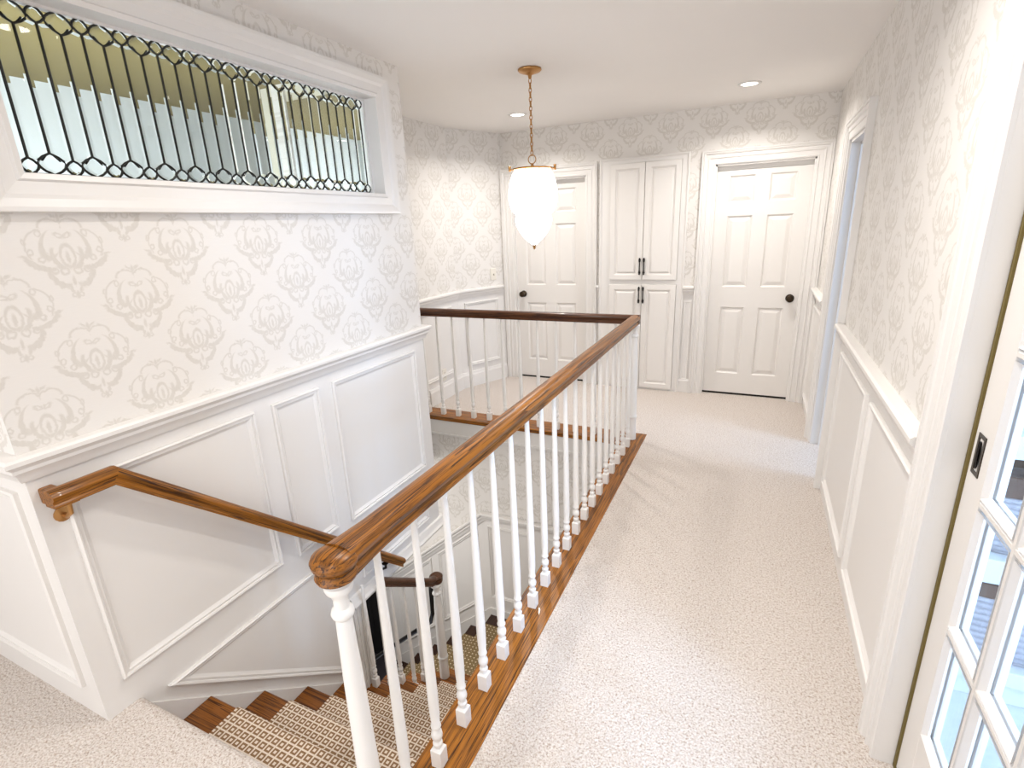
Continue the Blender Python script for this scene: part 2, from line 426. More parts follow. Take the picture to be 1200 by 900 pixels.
# right wall
D3 = (.69, 1.455, 2.03); FO = (3.31, 3.93, 1.965)
m = MB()
def rw(y0, y1, z0, z1):
    if z0 < RZ < z1:
        m.mi = 0; m.box(y0, y1, T, 0, z0, RZ, FR); m.mi = 1; m.box(y0, y1, T, 0, RZ, z1, FR)
    else: m.mi = 1; m.box(y0, y1, T, 0, z0, z1, FR)
rw(-2.3, D3[0], 0, H); rw(D3[0], D3[1], D3[2], H); rw(D3[1], FO[0], 0, H); rw(FO[0], FO[1], FO[2], H); rw(FO[1], 4.96, 0, H)
wr = st(m.build('wall_right', [WALLP, WP], uv=uvw(lambda c: -c.y)))
def crail(F, u0, u1, parent, zt=.985, name='chair_rail'):
    m = MB(); m.extr([(a, b+zt) for a, b in CRs], u0, u1, F); return m.build(name, TRIM, parent, smooth=True, auto=True)
crail(FR, 1.555, 3.20, wr); crail(FR, 4.04, 4.81, wr); crail(FR, -2.2, .58, wr)
for r in [(1.60, 2.25, .10, .855), (2.345, 3.09, .10, .855), (4.09, 4.74, .10, .855), (-.3, .5, .1, .855)]: panel(wr, rect(*r), FR)

def casing(name, u0, u1, z1, F, w=.105, n=.028, label=None):
    m = MB(); pts = [(u0, 0), (u0, z1), (u1, z1), (u1, 0)]
    s = -1   # offset to the outside
    prof = [(0, -.0), (0, n*.5), (.006, n*.62), (.012, n*.62), (.015, n*.42), (w*.42, n*.50), (w*.44, n*.72), (w*.50, n*.80), (w*.56, n*.6), (w*.70, n*.62), (w*.74, n*.95), (w*.82, n*1.1), (w*.88, n*.95), (w*.90, n*1.2), (w*.99, n*1.22), (w, n*1.1), (w, 0)]
    # open polyline offset: left normal of direction; direction up on the first leg -> left is -u (outside)
    m.loft(pts, prof, F, closed=False)
    return st(m.build(name, TRIM))
casing('trim_1', FO[0], FO[1], FO[2], FR)
casing('trim_2', D3[0], D3[1], D3[2], FR, w=.095)
casing('trim_3', -.385, .33, 1.965, FB, w=.11) if False else casing('trim_3', -.385, .335, 1.965, FB, w=.108)
casing('trim_4', -2.235, -1.485, 1.965, FB, w=.108)
# jamb linings
def jamb(name, u0, u1, z1, F, d0, d1, t=.018):
    m = MB(); m.box(u0-t*0, u0+t, d0, d1, 0, z1, F); m.box(u1-t, u1, d0, d1, 0, z1, F); m.box(u0, u1, d0, d1, z1-t, z1, F)
    return st(m.build(name, TRIM))
jamb('trim_5', FO[0], FO[1], FO[2], FR, -.125, .004)
m = MB(); m.box(FO[1]-.032, FO[1]-.018, -.085, -.045, 0, 1.947, FR); m.box(FO[0]+.018, FO[0]+.032, -.085, -.045, 0, 1.947, FR)
m.box(FO[0]+.018, FO[1]-.018, -.085, -.045, 1.933, 1.947, FR); st(m.build('trim_6', TRIM))
m = MB(); m.box(D3[1]-.001, D3[1]+.012, -.038, .004, 0, D3[2], FR); m.box(D3[0]-.012, D3[0], -.115, .004, 0, D3[2], FR); m.box(D3[0], D3[1], -.115, .004, D3[2]-.001, D3[2]+.012, FR)
st(m.build('trim_7', TRIM))
st(MB().box(D3[1]-.012, D3[1]+.001, -.085, -.040, 0, D3[2], FR).build('jamb_gap_shade', OLIVEGAP))  # dark strip standing in for the shade in the slot beside the door

# back wall
m = MB()
def bw(x0, x1, z0, z1):
    if z0 < RZ < z1:
        m.mi = 0; m.box(x0, x1, T, 0, z0, RZ, FB); m.mi = 1; m.box(x0, x1, T, 0, RZ, z1, FB)
    else: m.mi = 1; m.box(x0, x1, T, 0, z0, z1, FB)
bw(-2.7, -2.235, 0, H); bw(-2.235, -1.485, 1.965, H); bw(-1.485, -.385, 0, H); bw(-.385, .335, 1.965, H); bw(.335, .56, 0, H)
wb = st(m.build('wall_back', [WALLP, WP], uv=uvw(lambda c: c.x+.759, 0, 2.279)))
crail(FB, -1.375, -1.35, wb, .985); crail(FB, -.588, -.495, wb, .985)
MB().loft(rect(-.575, -.51, .12, .85), [(0, 0), (0, .008), (.01, .008), (.014, 0)], FB).build('panel_moulding', TRIM, wb)
MB().extr([(0, 0), (.014, 0), (.014, .11), (.006, .125), (0, .125)], -.588, -.495, FB).build('baseboard', TRIM, wb)

# alcove walls
m = MB(); m.box(2.5, 4.30, T, 0, 0, RZ, FA); m.box(2.5, 3.52, T, 0, -.42, 0, FA); m.mi = 1; m.box(2.5, 4.30, T, 0, RZ, H, FA)
wa = st(m.build('wall_alcove', [WALLP, WP], uv=uvw(lambda c: c.y)))
crail(FA, 2.5, 4.275, wa)
BB = [(0, 0), (.016, 0), (.016, .125), (.010, .138), (.006, .155), (0, .158)]
MB().extr(BB, 3.69, 4.276, FA).build('baseboard', TRIM, wa)
panel(wa, rect(2.7, 4.15, .22, .855), FA)
m = MB(); m.box(0, .66, T, 0, 0, RZ, FD); m.mi = 1; m.box(0, .66, T, 0, RZ, H, FD)
wd = st(m.build('wall_angled', [WALLP, WP], uv=uvw(lambda c: c.y*1.1)))
crail(FD, .0, .56, wd); MB().extr(BB, .0, .58, FD).build('baseboard', TRIM, wd)
panel(wd, rect(.08, .50, .22, .855), FD)

# ---- walls behind the camera
m = MB(); m.box(-4.2, -2.9, -2.4, -2.3, 0, H); m.box(.7-.2, .56, -2.4, -2.3, 0, H); m.box(-2.9, .5, -2.4, -2.3, 0, .4); m.box(-2.9, .5, -2.4, -2.3, 2.3, H)
st(m.build('wall_behind', WALLP))
st(MB().box(-4.3, -4.2, -2.4, .61, 0, H).build('wall_far_left', WALLP))

# ---- stairwell
RC0 = -.85   # rail cap height on the well's far wall
zr = lambda u: RC0 if u > -2.03 else RC0+.857*(u+2.03)
st(MB().box(-4.6, -.82, -.1, 0, -3.2, -.03, FS).build('wall_stairwell_back', WP, uv=uvw(lambda c: c.x)))
ws = bpy.data.objects['wall_stairwell_back']
m = MB(); m.prism([(-.82, -3.0), (-.82, RC0-.03), (-2.03, RC0-.03), (-4.0, zr(-4.0)-.03), (-4.0, -3.2)], 0, .010, FS)
m.build('wainscot', WALLP, ws)
m = MB(); m.sweep([FS(-4.0, .01, zr(-4)), FS(-2.03, .01, RC0), FS(-.82, .01, RC0)], [(-0+a, b) for a, b in CRs])
m.build('chair_rail', TRIM, ws, smooth=True, auto=True)
zb = lambda u: -1.90 if u > -2.0 else -1.90+.857*(u+2.0)
def spoly(u0, u1): return [(u0, zb(u0)+.16), (u1, zb(u1)+.16), (u1, zr(u1)-.13), (u0, zr(u0)-.13)]
FS1 = lambda u, n, z: FS(u, n+.010, z)
for u0, u1 in [(-2.54, -2.09), (-3.08, -2.63), (-3.6, -3.17), (-1.46, -.90), (-1.98, -1.55)]: panel(ws, spoly(u0, u1), FS1)
m = MB(); m.prism([(-.83, -1.95), (-.83, -1.87), (-2.0, -1.87), (-3.3, -1.87-.857*1.3), (-3.3, -3.3), (-2.0, -2.3)], .010, .022, FS)
m.build('skirt_board', WALLP, ws)
MB().box(-2.62, -.82, 0, .012, -.155, -.03, FS).box(-2.62, -.82, 0, .022, -.165, -.148, FS).build('fascia_board', TRIM, ws)
st(MB().box(-.82, -.72, .70, 3.62, -3.0, -.03).build('wall_stairwell_right', WALLP))
st(MB().box(-1.98, -.72, .55, .668, -3.0, -.03).build('wall_stairwell_near', WALLP))
# lower hall
st(MB().box(-4.7, -3.12, .9, 3.52, -3.1, -2.95).build('floor_lower', DFLOOR))
st(MB().box(-4.7, -1.98, .9, 2.6, -.40, -.30).box(-4.7, -2.62, 2.6, 3.52, -.40, -.30).build('ceiling_lower', CEIL))
st(MB().box(-4.8, -4.7, .9, 3.6, -3.0, -.4).build('wall_lower_left', WALLP))
st(MB().box(-4.7, -1.98, .8, .9, -3.0, -.4).build('wall_lower_near', WALLP))
bd = st(empty('door_4', FS(-3.85, 0, -2.95)))
m = MB(); m.box(-4.3, -3.29, .012, .045, -2.94, -.82, FS); m.build('door_panel', BLKDOOR, bd)
MB().loft(rect(-4.1, -3.45, -2.7, -2.0), [(0, .045), (0, .05), (.03, .05), (.04, .045)], FS).build('panel_moulding', BLKDOOR, bd)
MB().loft(rect(-4.1, -3.45, -1.85, -1.0), [(0, .045), (0, .05), (.03, .05), (.04, .045)], FS).build('panel_moulding', BLKDOOR, bd)

# ---- bathroom behind the transom
st(MB().box(-3.75, -1.976, .72, 2.6, 2.395, 2.399).box(-3.75, -2.71, 2.6, 3.6, 2.395, 2.399).build('ceiling_bathroom', KHAKI))
st(MB().box(-3.68, -3.58, .72, 3.6, 0, H).build('wall_bathroom_left', BATHW))
st(MB().box(-3.68, -2.72, 3.5, 3.6, 0, H).box(-2.80, -1.98, 2.52, 2.60, 0, H).build('wall_bathroom_end', CREAM))
st(MB().box(-3.68, -1.98, .7255, .74, 0, H).build('wall_bathroom_near', BATHW))
st(MB().box(-3.68, -1.98, .72, 2.6, -.28, 0).box(-3.68, -2.72, 2.6, 3.5, -.28, 0).build('floor_bathroom', MARBLE))
tag(MB().box(-2.72, -2.02, 2.508, 2.52, 1.0, 2.3).build('wall_mirror', MIRROR), 'frameless mirror reflecting the leaded strips behind the transom window', 'mirror')

# ---- right rooms
st(MB().box(4.2, 4.3, -2.3, 5, 0, H).build('wall_bedroom_far', ROOMP))
st(MB().box(.56, 4.2, 2.2, 2.3, 0, H).build('wall_bedroom_side', ROOMP))
st(MB().box(.56, 4.2, -2.4, -2.3, 0, H).box(.56, 4.2, 4.96, 5.06, 0, H).build('wall_bedroom_near', ROOMP))

# ================================================================ transom window
win = st(empty('window_1', FL(1.6, 0, 1.66)))
poly = rect(*WO)
MB().loft(poly, [(.003, -.09), (.003, .016), (-.012, .020), (-.018, .012), (-.052, .016), (-.064, .024), (-.086, .030), (-.098, .030), (-.100, .024), (-.100, 0)], FL).build('window_frame', TRIM, win)
GP = -.07
m = MB(); m.loft(poly, [(.002, GP-.012), (.002, GP+.012), (.012, GP+.012), (.012, GP-.012)], FL); m.build('glazing_bead', TRIM, win)
Z0, Z1 = WO[2]+.010, WO[3]-.008
y0, dy = .873, .0567
n = 27
ys = [y0+dy*i for i in range(-1, 28)]
BH, SH = .060, .044
def lead(path, r=.0032): 
    mm = MB(); mm.tube([FL(u, GP+.001, z) for u, z in path], r, 6); return mm.bm
def lead_add(m, path, r=.0042): m.tube([FL(u, GP+.001, z) for u, z in path], r, 6)
mv = MB()
for i in range(27):
    y = y0+dy*i
    if WO[0] < y < WO[1]:
        h = BH if i % 2 else SH
        mm = MB(); lead_add(mm, [(y, Z0+h), (y, Z1-h)]); mm.build('lead_came', LEAD, win)
marc = MB()
def arcs(yc, w, h, zb, sg):
    # eye shape standing on the edge zb, apex at zb+sg*h ; curved sides
    for s in (-1, 1):
        pts = []
        for j in range(7):
            t = j/6
            pts.append((yc+s*w*math.sin(math.pi*t)**.85, zb+sg*h*t))
        lead_add(marc, pts, .0036)
for i in range(27):
    y = y0+dy*i
    if not (WO[0]+.02 < y < WO[1]-.0): continue
    big = i % 2 == 1
    for zb_, sg in ((Z0, 1), (Z1, -1)): arcs(y, .036 if big else .0215, BH if big else SH, zb_, sg)
for z in (Z0, Z1): lead_add(marc, [(WO[0], z), (WO[1], z)], .0045)
for y in (WO[0]+.003, WO[1]-.003): lead_add(marc, [(y, WO[2]), (y, WO[3])], .0045)
marc.build('curved_lead_came', LEAD, win)
# bevelled glass pieces
def bevpane(poly, w=.011, name='glass_pane'):
    m = MB(); m.loft(poly, [(0.001, GP-.003), (0.001, GP+.0005), (w, GP+.0032)], FL, cap=True, capback=True)
    return m.build(name, BEVEL, win)
for i in range(-1, 27):
    ya, yb = y0+dy*i, y0+dy*(i+1)
    ya2, yb2 = max(ya, WO[0]), min(yb, WO[1])
    if yb2-ya2 < .012: continue
    ha, hb = (BH if i % 2 else SH), (BH if (i+1) % 2 else SH)
    p = [(ya2, Z0+ha), ((ya+yb)/2 + (.008 if not i % 2 else -.008), Z0+.036), (yb2, Z0+hb), (yb2, Z1-hb), ((ya+yb)/2+(.008 if not i % 2 else -.008), Z1-.036), (ya2, Z1-ha)]
    if ya2 != ya or yb2 != yb: p = [(ya2, Z0+.05), (yb2, Z0+.05), (yb2, Z1-.05), (ya2, Z1-.05)]
    bevpane(p)
for i in range(27):
    y = y0+dy*i
    if not (WO[0]+.03 < y < WO[1]-.03): continue
    w, h = (.034, BH) if i % 2 else (.020, SH)
    for zc in (Z0+h/2, Z1-h/2):
        bevpane([(y-w, zc), (y-w*.6, zc-h*.3), (y, zc-h*.48), (y+w*.6, zc-h*.3), (y+w, zc), (y+w*.6, zc+h*.3), (y, zc+h*.48), (y-w*.6, zc+h*.3)], .009 if i % 2 else .006, 'diamond_pane')

# ================================================================ doors in the back wall
KN = [(.0, .0), (.033, 0), (.033, .006), (.012, .010), (.010, .030), (.020, .036), (.028, .048), (.029, .058), (.022, .068), (.0001, .070)]
def lathe_n(prof, u, z, F, n0=0., seg=18):       # lathe around the wall normal
    m = MB(); rs = []
    for r, h in prof: rs.append([F(u+r*math.cos(t), n0+h, z+r*math.sin(t)) for t in [2*math.pi*i/seg for i in range(seg)]])
    m.rings(rs, True, prof[0][0] > 1e-5, True); return m
def sixpanel(name, u0, u1, knob_u, F, nd):
    d = st(empty(name, F((u0+u1)/2, nd, 0))); z1 = 1.915; zb_ = .018
    cols = [(u0+.100, u0+.305), (u1-.305+.0, u1-.100)]
    w = u1-u0; g = (w-.2-.11)/2; cols = [(u0+.10, u0+.10+g), (u1-.10-g, u1-.10)]
    rows = [(.20, .80), (.975, 1.56), (1.665, 1.875)]
    fr = MB(); th = -.035
    xs = [u0, cols[0][0], cols[0][1], cols[1][0], cols[1][1], u1]
    for x0, x1 in ((xs[0], xs[1]), (xs[2], xs[3]), (xs[4], xs[5])): fr.box(x0, x1, nd+th, nd, zb_, z1, F)
    zz = [zb_, .20, .80, .975, 1.56, 1.665, 1.875, z1]
    for c in cols:
        for z0, z2 in ((zz[0], zz[1]), (zz[2], zz[3]), (zz[4], zz[5]), (zz[6], zz[7])): fr.box(c[0], c[1], nd+th, nd, z0, z2, F)
    fr.build('door_frame', DOORP, d)
    for c in cols:
        for r in rows:
            MB().loft(rect(c[0], c[1], r[0], r[1]), [(0, nd), (.004, nd-.004), (.010, nd-.013), (.016, nd-.014), (.020, nd-.012), (.042, nd-.004), (.046, nd-.003)], F, cap=True).build('raised_panel', DOORP, d)
    kb = lathe_n(KN, knob_u, .885, F, nd).build('door_knob', KNOB, d, smooth=True)
    return d
sixpanel('door_1', -2.222, -1.498, -2.16, FB, -.045)
sixpanel('door_2', -.372, .322, .262, FB, -.045)
for nm, u0, u1 in (('trim_9', -2.235, -1.485), ('trim_10', -.385, .335)):
    m = MB(); m.box(u0, u0+.013, -.115, .0, 0, 1.965, FB); m.box(u1-.013, u1, -.115, .0, 0, 1.965, FB); m.box(u0, u1, -.10, .0, 1.952, 1.965, FB)
    m.box(u0, u1, -.105, -.055, 1.918, 1.952, FB)
    st(m.build(nm, TRIM))
    st(MB().box(u0, u1, -.12, -.046, -.01, .017, FB).build(nm.replace('trim', 'door_gap_shade'), DARK))  # dark strip painting the shade in the gap under the door
    st(MB().box(u0-.05, u1+.05, -.19, -.12, 0, 2.2, FB).build('wall_behind_door_'+nm[5:], CREAM))

# ================================================================ linen cabinet
cab = tag(empty('linen_cabinet', FB(-.945, 0, 0)), 'built-in white linen cabinet with four panelled doors between the two white doors', 'cabinet')
m = MB()
m.box(-1.347, -1.252, 0, .020, 0, 2.075, FB); m.box(-.645, -.590, 0, .020, 0, 2.075, FB); m.box(-1.252, -.645, 0, .020, 2.035, 2.075, FB)
m.box(-1.252, -.645, 0, .020, .998, 1.035, FB); m.box(-1.252, -.645, 0, .020, 0, .018, FB)
m.loft(rect(-1.352, -.585, -.02, 2.083), [(0, 0), (0, .028), (.010, .032), (.020, .024), (.024, .020)], FB)
m.build('face_frame', TRIM, cab)
def cabdoor(u0, u1, z0, z1, hu, hz0, hz1):
    m = MB(); m.loft(rect(u0, u1, z0, z1), [(0, .001), (0, .036), (.003, .039), (.044, .039), (.049, .033), (.056, .028), (.060, .026), (.074, .036), (.078, .037)], FB, cap=True, capback=True)
    d = m.build('cabinet_door', DOORP, cab)
    m = MB(); 
    m.tube([FB(hu, .068, hz0), FB(hu, .068, hz1)], .0055, 8)
    for z in (hz0, hz1):
        m.tube([FB(hu, .036, z), FB(hu, .070, z)], .006, 8)
        for dz, r in ((-.012, .009), (0, .011), (.012, .009)):
            rs = []
            for j in range(5):
                t = math.pi*j/4; rs.append([FB(hu+max(.0003, r*math.sin(t))*math.cos(q), .068+max(.0003, r*math.sin(t))*math.sin(q), z+dz+r*math.cos(t)) for q in [2*math.pi*i/8 for i in range(8)]])
            m.rings(rs)
    m.build('bar_handle', BLACK, d, smooth=True)
cabdoor(-1.250, -.951, 1.038, 2.032, -.968, 1.105, 1.215); cabdoor(-.947, -.647, 1.038, 2.032, -.930, 1.105, 1.215)
cabdoor(-1.250, -.951, .020, .996, -.968, .850, .960); cabdoor(-.947, -.647, .020, .996, -.930, .850, .960)

# ================================================================ glazed pocket door
gd = st(empty('door_3', FR(1.07, -.05, 0)))
N0, N1 = -.085, -.045      # back, front
U0, U1, ZB, ZT = .69, 1.443, .01, 2.02
gu = [.790, 1.345]; gz = [.247, 1.935]
m = MB(); m.box(gu[1], U1, N0, N1, ZB, ZT, FR); m.box(U0, gu[0], N0, N1, ZB, ZT, FR); m.box(gu[0], gu[1], N0, N1, ZB, gz[0], FR); m.box(gu[0], gu[1], N0, N1, gz[1], ZT, FR)
m.build('door_frame', DOORP, gd, bevel=.002)
cols = 3; rows = 5; mw = .028
pw = (gu[1]-gu[0]-mw*(cols-1))/cols; ph = (gz[1]-gz[0]-mw*(rows-1))/rows
MU = [(-.014, 0), (-.014, .008), (-.008, .012), (-.005, .020), (.005, .020), (.008, .012), (.014, .008), (.014, 0)]
nm_ = (N0+N1)/2
for c in range(1, cols):
    uc = gu[0]+c*(pw+mw)-mw/2
    m = MB()
    for s in (1, -1): m.rings([[FR(uc+a, nm_+s*b, z) for a, b in MU] for z in gz], True, True, True)
    m.build('muntin', DOORP, gd)
for r in range(1, rows):
    zc = gz[0]+r*(ph+mw)-mw/2
    m = MB()
    for s in (1, -1): m.rings([[FR(u, nm_+s*b*.96, zc+a*.97) for a, b in MU] for u in gu], True, True, True)
    m.build('muntin', DOORP, gd)
for c in range(cols):
    for r in range(rows):
        ua = gu[0]+c*(pw+mw); za = gz[0]+r*(ph+mw)
        MB().box(ua, ua+pw, nm_-.002, nm_+.002, za, za+ph, FR).build('glass_pane', CLEAR, gd)
        MB().loft(rect(ua, ua+pw, za, za+ph), [(-.001, N1-nm_+nm_), (.008, nm_+.008), (.008, nm_+.003)], FR).loft(rect(ua, ua+pw, za, za+ph), [(-.001, N0), (.008, nm_-.008), (.008, nm_-.003)], FR).build('pane_bead', DOORP, gd)
m = MB(); m.loft(rect(1.380, 1.422, .965, 1.062), [(0, N1), (0, N1+.002), (.009, N1+.002), (.010, N1-.008)], FR, cap=True)
pl = m.build('flush_pull', KNOB, gd)
ov = [(1.401+.009*math.cos(t), 1.0135+.034*math.sin(t)) for t in [2*math.pi*i/20 for i in range(20)]]
MB().loft(ov, [(0, N1+.0022), (0, N1+.003), (.002, N1-.0)], FR, cap=True).build('finger_recess', DARK, pl)

# ================================================================ shelf unit and baskets beyond the glass
sh = tag(empty('shelf_unit', (1.3, 1.98, 0)), 'white open shelf unit holding rope baskets, seen through the glazed door', 'shelf')
MB().box(.60, 2.0, 1.83, 2.18, 0, .085).build('plinth', SHELFP, sh)
for z0, z1 in ((.088, .142), (.448, .530), (.86, .93), (1.27, 1.33), (1.75, 1.80)):
    MB().box(.60, 2.0, 1.80, 2.18, z0, z1).build('shelf_board', SHELFP, sh, bevel=.002)
for x in (.58, 2.0): MB().box(x, x+.02, 1.80, 2.18, 0, 1.80).build('side_panel', SHELFP, sh)
MB().box(.60, 2.0, 2.18, 2.195, 0, 1.80).build('back_panel', SHELFP, sh)
def basket(x0, x1, z0, zh, rim, label):
    y0_, y1_ = 1.81, 2.13; cx, cy = (x0+x1)/2, (y0_+y1_)/2; hx, hy = (x1-x0)/2, (y1_-y0_)/2
    t = empty('rope_basket', (cx, cy, z0))
    def sup(sc, z):
        r = []
        for i in range(36):
            a = 2*math.pi*i/36; c, s = math.cos(a), math.sin(a)
            r.append(Vector((cx+hx*sc*math.copysign(abs(c)**.45, c), cy+hy*sc*math.copysign(abs(s)**.45, s), z)))
        return r
    m = MB(); nco = 11; rs = []
    for k in range(nco):
        za = z0+zh*k/nco; dz = zh/nco; f = 1 - .16*max(0, 1-k/2.6)**2
        for q, b in ((.0, .955), (.2, .985), (.5, 1.), (.8, .985)): rs.append(sup(f*b, za+dz*q))
    rs.append(sup(.95, z0+zh)); m.rings(rs, True, True, False); m.build('woven_body', ROPE, t, smooth=True)
    m = MB(); m.rings([sup(.96, z0+zh), sup(1.0, z0+zh+.003), sup(1.0, z0+zh+rim), sup(.93, z0+zh+rim), sup(.93, z0+zh-.02)]); m.build('leather_band', BROWN, t)
    tag(t, label, 'basket', 'rope baskets on the shelf unit')
basket(.64, 1.08, .143, .242, .050, 'grey rope basket with brown band on the lowest shelf, nearest the door jamb')
basket(1.14, 1.58, .143, .242, .050, 'grey rope basket with brown band on the lowest shelf, second from the door jamb')
basket(.64, 1.08, .531, .20, .065, 'grey rope basket with brown band on the second shelf, nearest the door jamb')
basket(1.14, 1.58, .531, .20, .065, 'grey rope basket with brown band on the second shelf, second from the door jamb')

# ================================================================ main balustrade
BX = -.742
bal = tag(empty('balustrade', (BX, 2.1, 0)), 'long landing balustrade with golden oak handrail and white turned balusters round the stairwell', 'railing')
m = MB(); m.box(-.812, -.653, .62, 3.692, -.030, .004); m.build('oak_curb', OAKY, bal, bevel=.003)
m = MB(); m.box(-2.598, -.812, 3.498, 3.692, -.030, .004); m.build('oak_curb', OAKX, bal, bevel=.003)
HR = [(-.030, .0), (.030, .0), (.030, .008), (.024, .014), (.024, .022), (.034, .032), (.036, .042), (.031, .052), (.020, .060), (0, .063), (-.020, .060), (-.031, .052), (-.036, .042), (-.034, .032), (-.024, .022), (-.024, .014), (-.030, .008)]
HZ = .868
m = MB(); m.sweep([(BX, .70, HZ), (BX, 2.2, HZ), (BX, 3.572, HZ)], HR)
m.bm.verts.ensure_lookup_table(); m.bm.faces.ensure_lookup_table()
hr1 = m.build('handrail', RAILY, bal, smooth=True, auto=True)
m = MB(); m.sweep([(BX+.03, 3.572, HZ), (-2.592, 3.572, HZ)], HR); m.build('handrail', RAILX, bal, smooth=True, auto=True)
# round turned cap over the near newel, flowing into the rail
m = MB()
NY = .662
capp = [(.001, 0), (.040, .0), (.052, .006), (.056, .014), (.052, .022), (.047, .027), (.050, .033), (.060, .042), (.062, .052), (.056, .062), (.040, .070), (.018, .073), (.001, .073)]
m.lathe([(r*.80, z*.95-.008) for r, z in capp], (BX, NY, HZ), 28)
# flared neck
rs = []
for j in range(9):
    t = j/8; y = NY+.012+t*.12; k = 1+.22*(1-t)**1.4
    rs.append([Vector((BX+a*k, y, HZ+b*(1+.12*(1-t)) - .004*(1-t))) for a, b in HR])
m.rings(rs, True, True, True)
m.build('handrail_cap', RAILY, bal, smooth=True, auto=True)

def sq(h, s): return None
def baluster_mb(c, z0, h, sc=1.):
    m = MB(); x, y = c; b = .0175*sc
    bh = .062*sc
    m.rings([[Vector((x+i, y+j, z)) for i, j in ((-w, -w), (w, -w), (w, w), (-w, w))] for w, z in ((b, z0), (b, z0+bh), (b*.62, z0+bh+.006))], True, True, True)
    f = h/.868
    pr = [(.010, .062), (.0115, .072), (.0150, .080), (.0150, .086), (.0105, .092), (.0105, .098), (.0160, .106), (.0175, .116), (.0160, .126), (.0115, .134), (.0105, .140), (.0155, .147), (.0155, .153), (.0125, .158), (.0150, .20), (.0158, .25), (.0125, .55), (.0085, .868)]
    m.lathe([(r*sc, (z*sc if z < .2 else z*f) + z0) for r, z in pr], (x, y, 0), 12)
    return m
proto = baluster_mb((BX, .785), .004, .866).build('baluster', BALP, bal, org=(BX, .785, .004), smooth=True, auto=True)
base_loc = proto.location.copy()
for k in range(1, 19):
    o = proto.copy(); COL.objects.link(o); o.location = base_loc+Vector((0, .1465*k, 0))
for k in range(12):
    x = -2.535+.1505*k
    if x > BX-.10: break
    o = proto.copy(); COL.objects.link(o); o.location = base_loc+Vector((x-BX, 3.572-.785, 0))
def newel(c, z0, z1, parent, sc=1., name='newel_post'):
    h = z1-z0; m = MB()
    pr = [(.036, 0), (.036, .06), (.034, .10), (.034, .165), (.038, .17), (.040, .178), (.038, .186), (.034, .19), (.035, .25), (.034, .34), (.029, .60), (.024, h-.115), (.023, h-.10), (.030, h-.094), (.033, h-.086), (.030, h-.078), (.022, h-.072), (.021, h-.052), (.025, h-.040), (.036, h-.030), (.040, h-.022), (.040, h-.012), (.034, h-.008), (.034, h)]
    m.lathe([(r*sc, z) for r, z in pr], (c[0], c[1], z0), 24)
    return m.build(name, BALP, parent, org=(c[0], c[1], z0), smooth=True, auto=True)
newel((BX, NY), .004, HZ-.006, bal, .76)
newel((BX, 3.574), .004, HZ+.002, bal, .82)

# ================================================================ staircases
NK = 9; ny = lambda k: .93+.2165*(k-1); nz = lambda k: -.208-.1925*(k-1)
sc_ = tag(empty('staircase', (-1.33, 1.8, -2.1)), 'upper oak staircase flight descending beside the white panelled wall', 'staircase')
LZ = nz(10)
for k in range(1, NK+1):
    xl = -1.846 if ny(k) < 1.80 else -1.935
    y0_ = (.70 if k == 1 else ny(k-1))-.03
    m = MB(); m.extr([(y0_, nz(k)-.026), (ny(k)-.006, nz(k)-.026), (ny(k), nz(k)-.019), (ny(k), nz(k)-.006), (ny(k)-.006, nz(k)), (y0_, nz(k))], xl, -.824, lambda u, n, z: Vector((u, n, z)))
    m.build('tread', TREADX, sc_)
    MB().box(xl+.02, -.824, ny(k)-.045, ny(k)-.028, nz(k+1)-.0, nz(k)-.026).build('riser', TRIM, sc_)
MB().box(-1.846, -.824, .668, .69, nz(1), -.19).build('riser', TRIM, sc_)
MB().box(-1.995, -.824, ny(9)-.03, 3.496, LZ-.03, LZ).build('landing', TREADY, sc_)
MB().prism([(1.86, nz(5)-.24), (ny(9), nz(9)-.24), (ny(9), nz(9)-.60), (1.86, nz(5)-.62)], -1.90, -1.885, lambda u, n, z: Vector((n, u, z))).build('stringer', TRIM, sc_)
s2 = tag(empty('staircase', (-2.6, 3.08, -3.0)), 'dark lower staircase flight turning left down from the landing beside the stepped wainscot', 'staircase')
nx = lambda k: -2.0-.23*k; nzz = lambda k: LZ-.2*k
for k in range(1, 6):
    x1 = nx(k-1)+.03
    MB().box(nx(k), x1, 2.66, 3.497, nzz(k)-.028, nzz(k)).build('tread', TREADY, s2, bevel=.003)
for k in range(0, 6): 
    if nzz(k+1) > -3.0: MB().box(nx(k)+.028, nx(k)+.045, 2.66, 3.497, nzz(k+1), nzz(k)-.03).build('riser', TRIM, s2)
# runner on the upper flight
def runner(pts, w0, w1, mk, name, mat=RUNNER):
    th = .009; m = MB(); L = 0; top = []; 
    P = [Vector(p) for p in pts]
    acc = [0]
    for i in range(1, len(P)): acc.append(acc[-1]+(P[i]-P[i-1]).length)
    o2 = off_poly([tuple(p) for p in P], th, closed=False)
    uvs = {}
    bm = m.bm; Lr = bm.loops.layers.uv.new('UVMap')
    vt = [(bm.verts.new(mk(w0, p.x, p.y)), bm.verts.new(mk(w1, p.x, p.y))) for p in o2]
    vb = [(bm.verts.new(mk(w0, p.x, p.y)), bm.verts.new(mk(w1, p.x, p.y))) for p in P]
    def f(vs, us):
        fc = bm.faces.new(vs)
        for l, u in zip(fc.loops, us): l[Lr].uv = u
    for i in range(len(P)-1):
        f([vt[i][0], vt[i][1], vt[i+1][1], vt[i+1][0]], [(w0, acc[i]), (w1, acc[i]), (w1, acc[i+1]), (w0, acc[i+1])])
        for s in (0, 1): 
            w = (w0, w1)[s]; f([vt[i][s], vt[i+1][s], vb[i+1][s], vb[i][s]], [(w, acc[i]), (w, acc[i+1]), (w+.009, acc[i+1]), (w+.009, acc[i])])
    return m.build(name, mat)
pts = [(.692, -.19), (.692, nz(1)+.001)]
